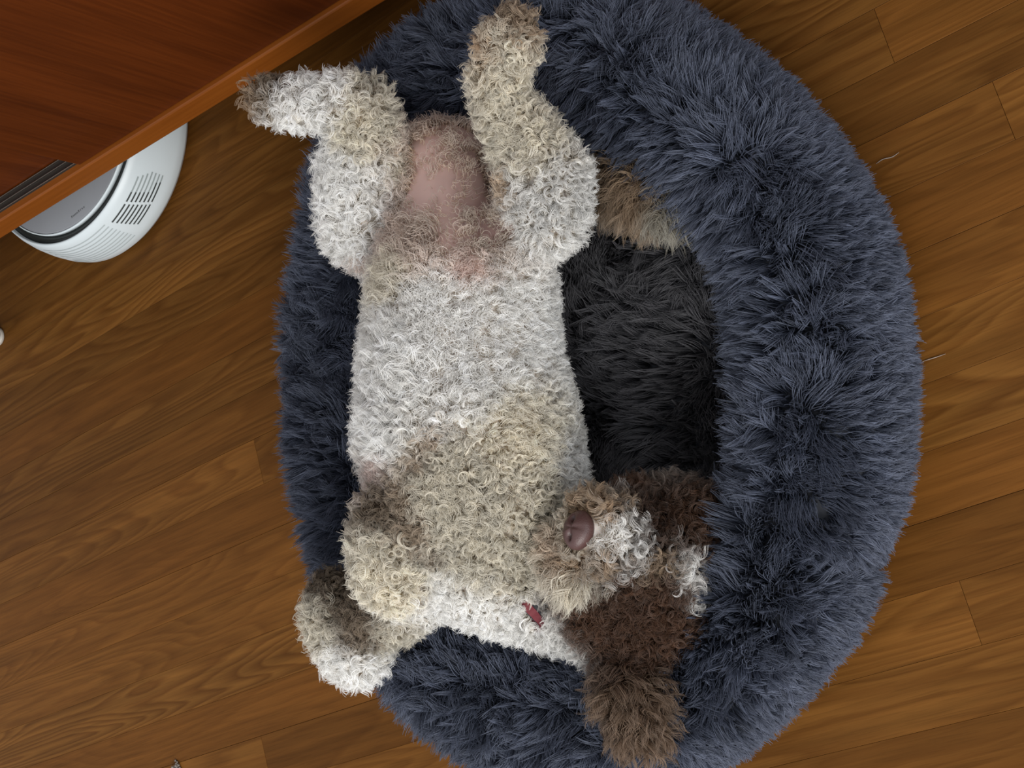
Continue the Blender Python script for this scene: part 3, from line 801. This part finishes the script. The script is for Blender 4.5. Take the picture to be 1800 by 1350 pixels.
# nothing grows on the nose
NP = at(1017, 932, .232)
keep = (r_.random(len(P)) < np.where(par[:, 2] < 0.45, par[:, 2] * 0.8, par[:, 2])) & (np.linalg.norm(P - NP, axis=1) > 0.0172)
for (cx_, cy_, rp_) in COLLAR_SHOWS:
    keep &= np.linalg.norm(P - on_body(cx_, cy_, .18), axis=1) > rad(cx_, cy_, .18, rp_)
P, Nn, col, par = P[keep], Nn[keep], col[keep], par[keep]
n = len(P)
fd, fs = flow(P)
nt = n // 6
Cc = P[r_.choice(n, nt, replace=False)]
kd = KDTree(nt)
for i_, c_ in enumerate(Cc): kd.insert(c_.tolist(), i_)
kd.balance()
near = np.array([kd.find(p_.tolist())[1] for p_ in P])
comb = smooth_noise(P, 22.0, 302) * 0.5 + r_.normal(0, 0.28, P.shape) + fd
comb += (Cc[near] - P) / 0.015 * 0.8 + r_.normal(0, 0.4, (nt, 3))[near]
comb[:, 2] -= 0.12
barek = np.clip(1 - par[:, 2:3], 0, 1); col = col * (1 - 0.7 * barek) + CREAM * 0.7 * barek
X, Rr, tt = locks(P, Nn, comb, par[:, 1] * r_.uniform(0.75, 1.25, n), par[:, 0] * r_.uniform(0.75, 1.25, n), r_.uniform(0.8, 1.5, n) * fs,
                  0.0013 + 0.0028 * barek[:, 0] + 0.0016 * np.clip((0.93 - fs) / 0.2, 0, 1), 9, 12, np.full(n, 0.00024), col, 303, 0.15, np.where(barek > 0.5, 0.9, 0.22).repeat(9, 0))
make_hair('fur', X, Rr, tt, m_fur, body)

# nose
v, f = [], []
nn_, mm_ = 24, 32
nax = (at(996, 926, .244) - at(1060, 955, .195)); nax /= np.linalg.norm(nax)
cup = np.array([0.0, 0.0, 1.0]); u1 = np.cross(nax, cup); u1 /= np.linalg.norm(u1); u2 = np.cross(u1, nax)
ex = at(1017, 905, .232) - at(1017, 960, .232); ex -= nax * (ex @ nax); ex /= np.linalg.norm(ex); ey = np.cross(nax, ex)
for i in range(nn_ + 1):
    th = math.pi * i / nn_
    for k in range(mm_):
        ph = 2 * math.pi * k / mm_
        x = math.sin(th) * math.cos(ph); y = math.sin(th) * math.sin(ph); z = math.cos(th)
        p = NP + ex * (0.0170 * x) + ey * (0.0143 * y * (1 - 0.15 * x * x)) + nax * (0.0115 * z)
        # nostrils: two comma hollows beside the centre groove
        for sgn in (-1, 1):
            dx = (x - sgn * 0.42) / 0.20; dy = (y - 0.05 - 0.12 * abs(x)) / 0.15
            if z > 0: p = p - nax * 0.0065 * math.exp(-(dx * dx + dy * dy))
        if z > 0: p = p - nax * 0.0012 * math.exp(-(x / 0.08) ** 2)
        v.append(p)
for i in range(nn_):
    for k in range(mm_):
        f.append((i * mm_ + k, i * mm_ + (k + 1) % mm_, (i + 1) * mm_ + (k + 1) % mm_, (i + 1) * mm_ + k))
tn = NT('nose_leather')
tc = tn.n('ShaderNodeTexCoord').outputs['Object']
vo = tn.n('ShaderNodeTexVoronoi', {'Vector': tc, 'Scale': 900.0}).outputs['Distance']
bu = tn.n('ShaderNodeBump', {'Height': vo, 'Strength': 0.3, 'Distance': 0.0004})
pn = tn.n('ShaderNodeBsdfPrincipled', {'Base Color': (0.068, 0.031, 0.028, 1), 'Roughness': 0.42, 'Normal': bu.outputs[0]})
m_nose = tn.done(pn.outputs[0])
nose = link('nose', mesh_from('nose', v, f), m_nose, body)
nose['label'] = 'dark liver brown nose'

# ---------------------------------------------------------------- stray hairs and lint
def wisp(px_pts, z, r0, label, cat, col, name='stray_hair'):
    pts = [at(x, y, z if not isinstance(z, (list, tuple)) else z[i]) for i, (x, y) in enumerate(px_pts)]
    Q = np.array(pts); m_ = 8; out = []
    Q = np.vstack([2 * Q[0] - Q[1], Q, 2 * Q[-1] - Q[-2]])
    for i_ in range(1, len(Q) - 2):
        for k_ in range(m_ + (i_ == len(Q) - 3)):
            u_ = k_ / m_; p0, p1, p2, p3 = Q[i_ - 1:i_ + 3]
            out.append(0.5 * ((2 * p1) + (-p0 + p2) * u_ + (2 * p0 - 5 * p1 + 4 * p2 - p3) * u_ ** 2 + (-p0 + 3 * p1 - 3 * p2 + p3) * u_ ** 3))
    out = np.array(out); tg_ = np.gradient(out, axis=0); tg_ /= np.linalg.norm(tg_, axis=1)[:, None]
    U_, W_ = frames(tg_); v, f = [], []
    for i_ in range(len(out)):
        rr_ = r0 * (0.35 + 0.65 * math.sin(math.pi * min(1, max(0, i_ / (len(out) - 1)))))
        for k_ in range(6):
            a_ = k_ * math.pi / 3; v.append(out[i_] + rr_ * (U_[i_] * math.cos(a_) + W_[i_] * math.sin(a_)))
    for i_ in range(len(out) - 1):
        for k_ in range(6): f.append((i_ * 6 + k_, i_ * 6 + (k_ + 1) % 6, (i_ + 1) * 6 + (k_ + 1) % 6, (i_ + 1) * 6 + k_))
    f.append(tuple(range(5, -1, -1))); f.append(tuple(range((len(out) - 1) * 6, len(out) * 6)))
    o = link(name, mesh_from(name, v, f), plain(name + '_mat', col, 0.5, noise=0.1))
    tag(o, label, cat); return o
wisp([(1540, 288), (1552, 280), (1568, 276), (1580, 268)], 0.0006, 0.0004, 'short pale curved hair on the floorboards by the upper right edge of the bed', 'hair', (0.30, 0.25, 0.22, 1))
wisp([(1618, 637), (1632, 632), (1648, 627), (1662, 622)], 0.0006, 0.0004, 'short pale straight hair on the floorboards at the right edge of the bed', 'hair', (0.33, 0.26, 0.21, 1))
lc = at(314, 1346, 0.0)
P0 = lc + np.c_[rng.normal(0, 0.0035, (420, 2)), np.abs(rng.normal(0, 0.0022, 420))]
lint = bpy.data.meshes.new('lint')
bm = bmesh.new()
for p_ in P0[:26]:
    bmesh.ops.create_icosphere(bm, subdivisions=1, radius=0.0016, matrix=Matrix.Translation(Vector((p_[0], p_[1], abs(p_[2]) + 0.0012))))
o = bm_obj('lint_tuft', bm, plain('grey_lint', (0.21, 0.18, 0.155, 1), 0.95, noise=0.2), None, True)
tag(o, 'small tuft of grey lint on the floorboards at the bottom left edge', 'lint')
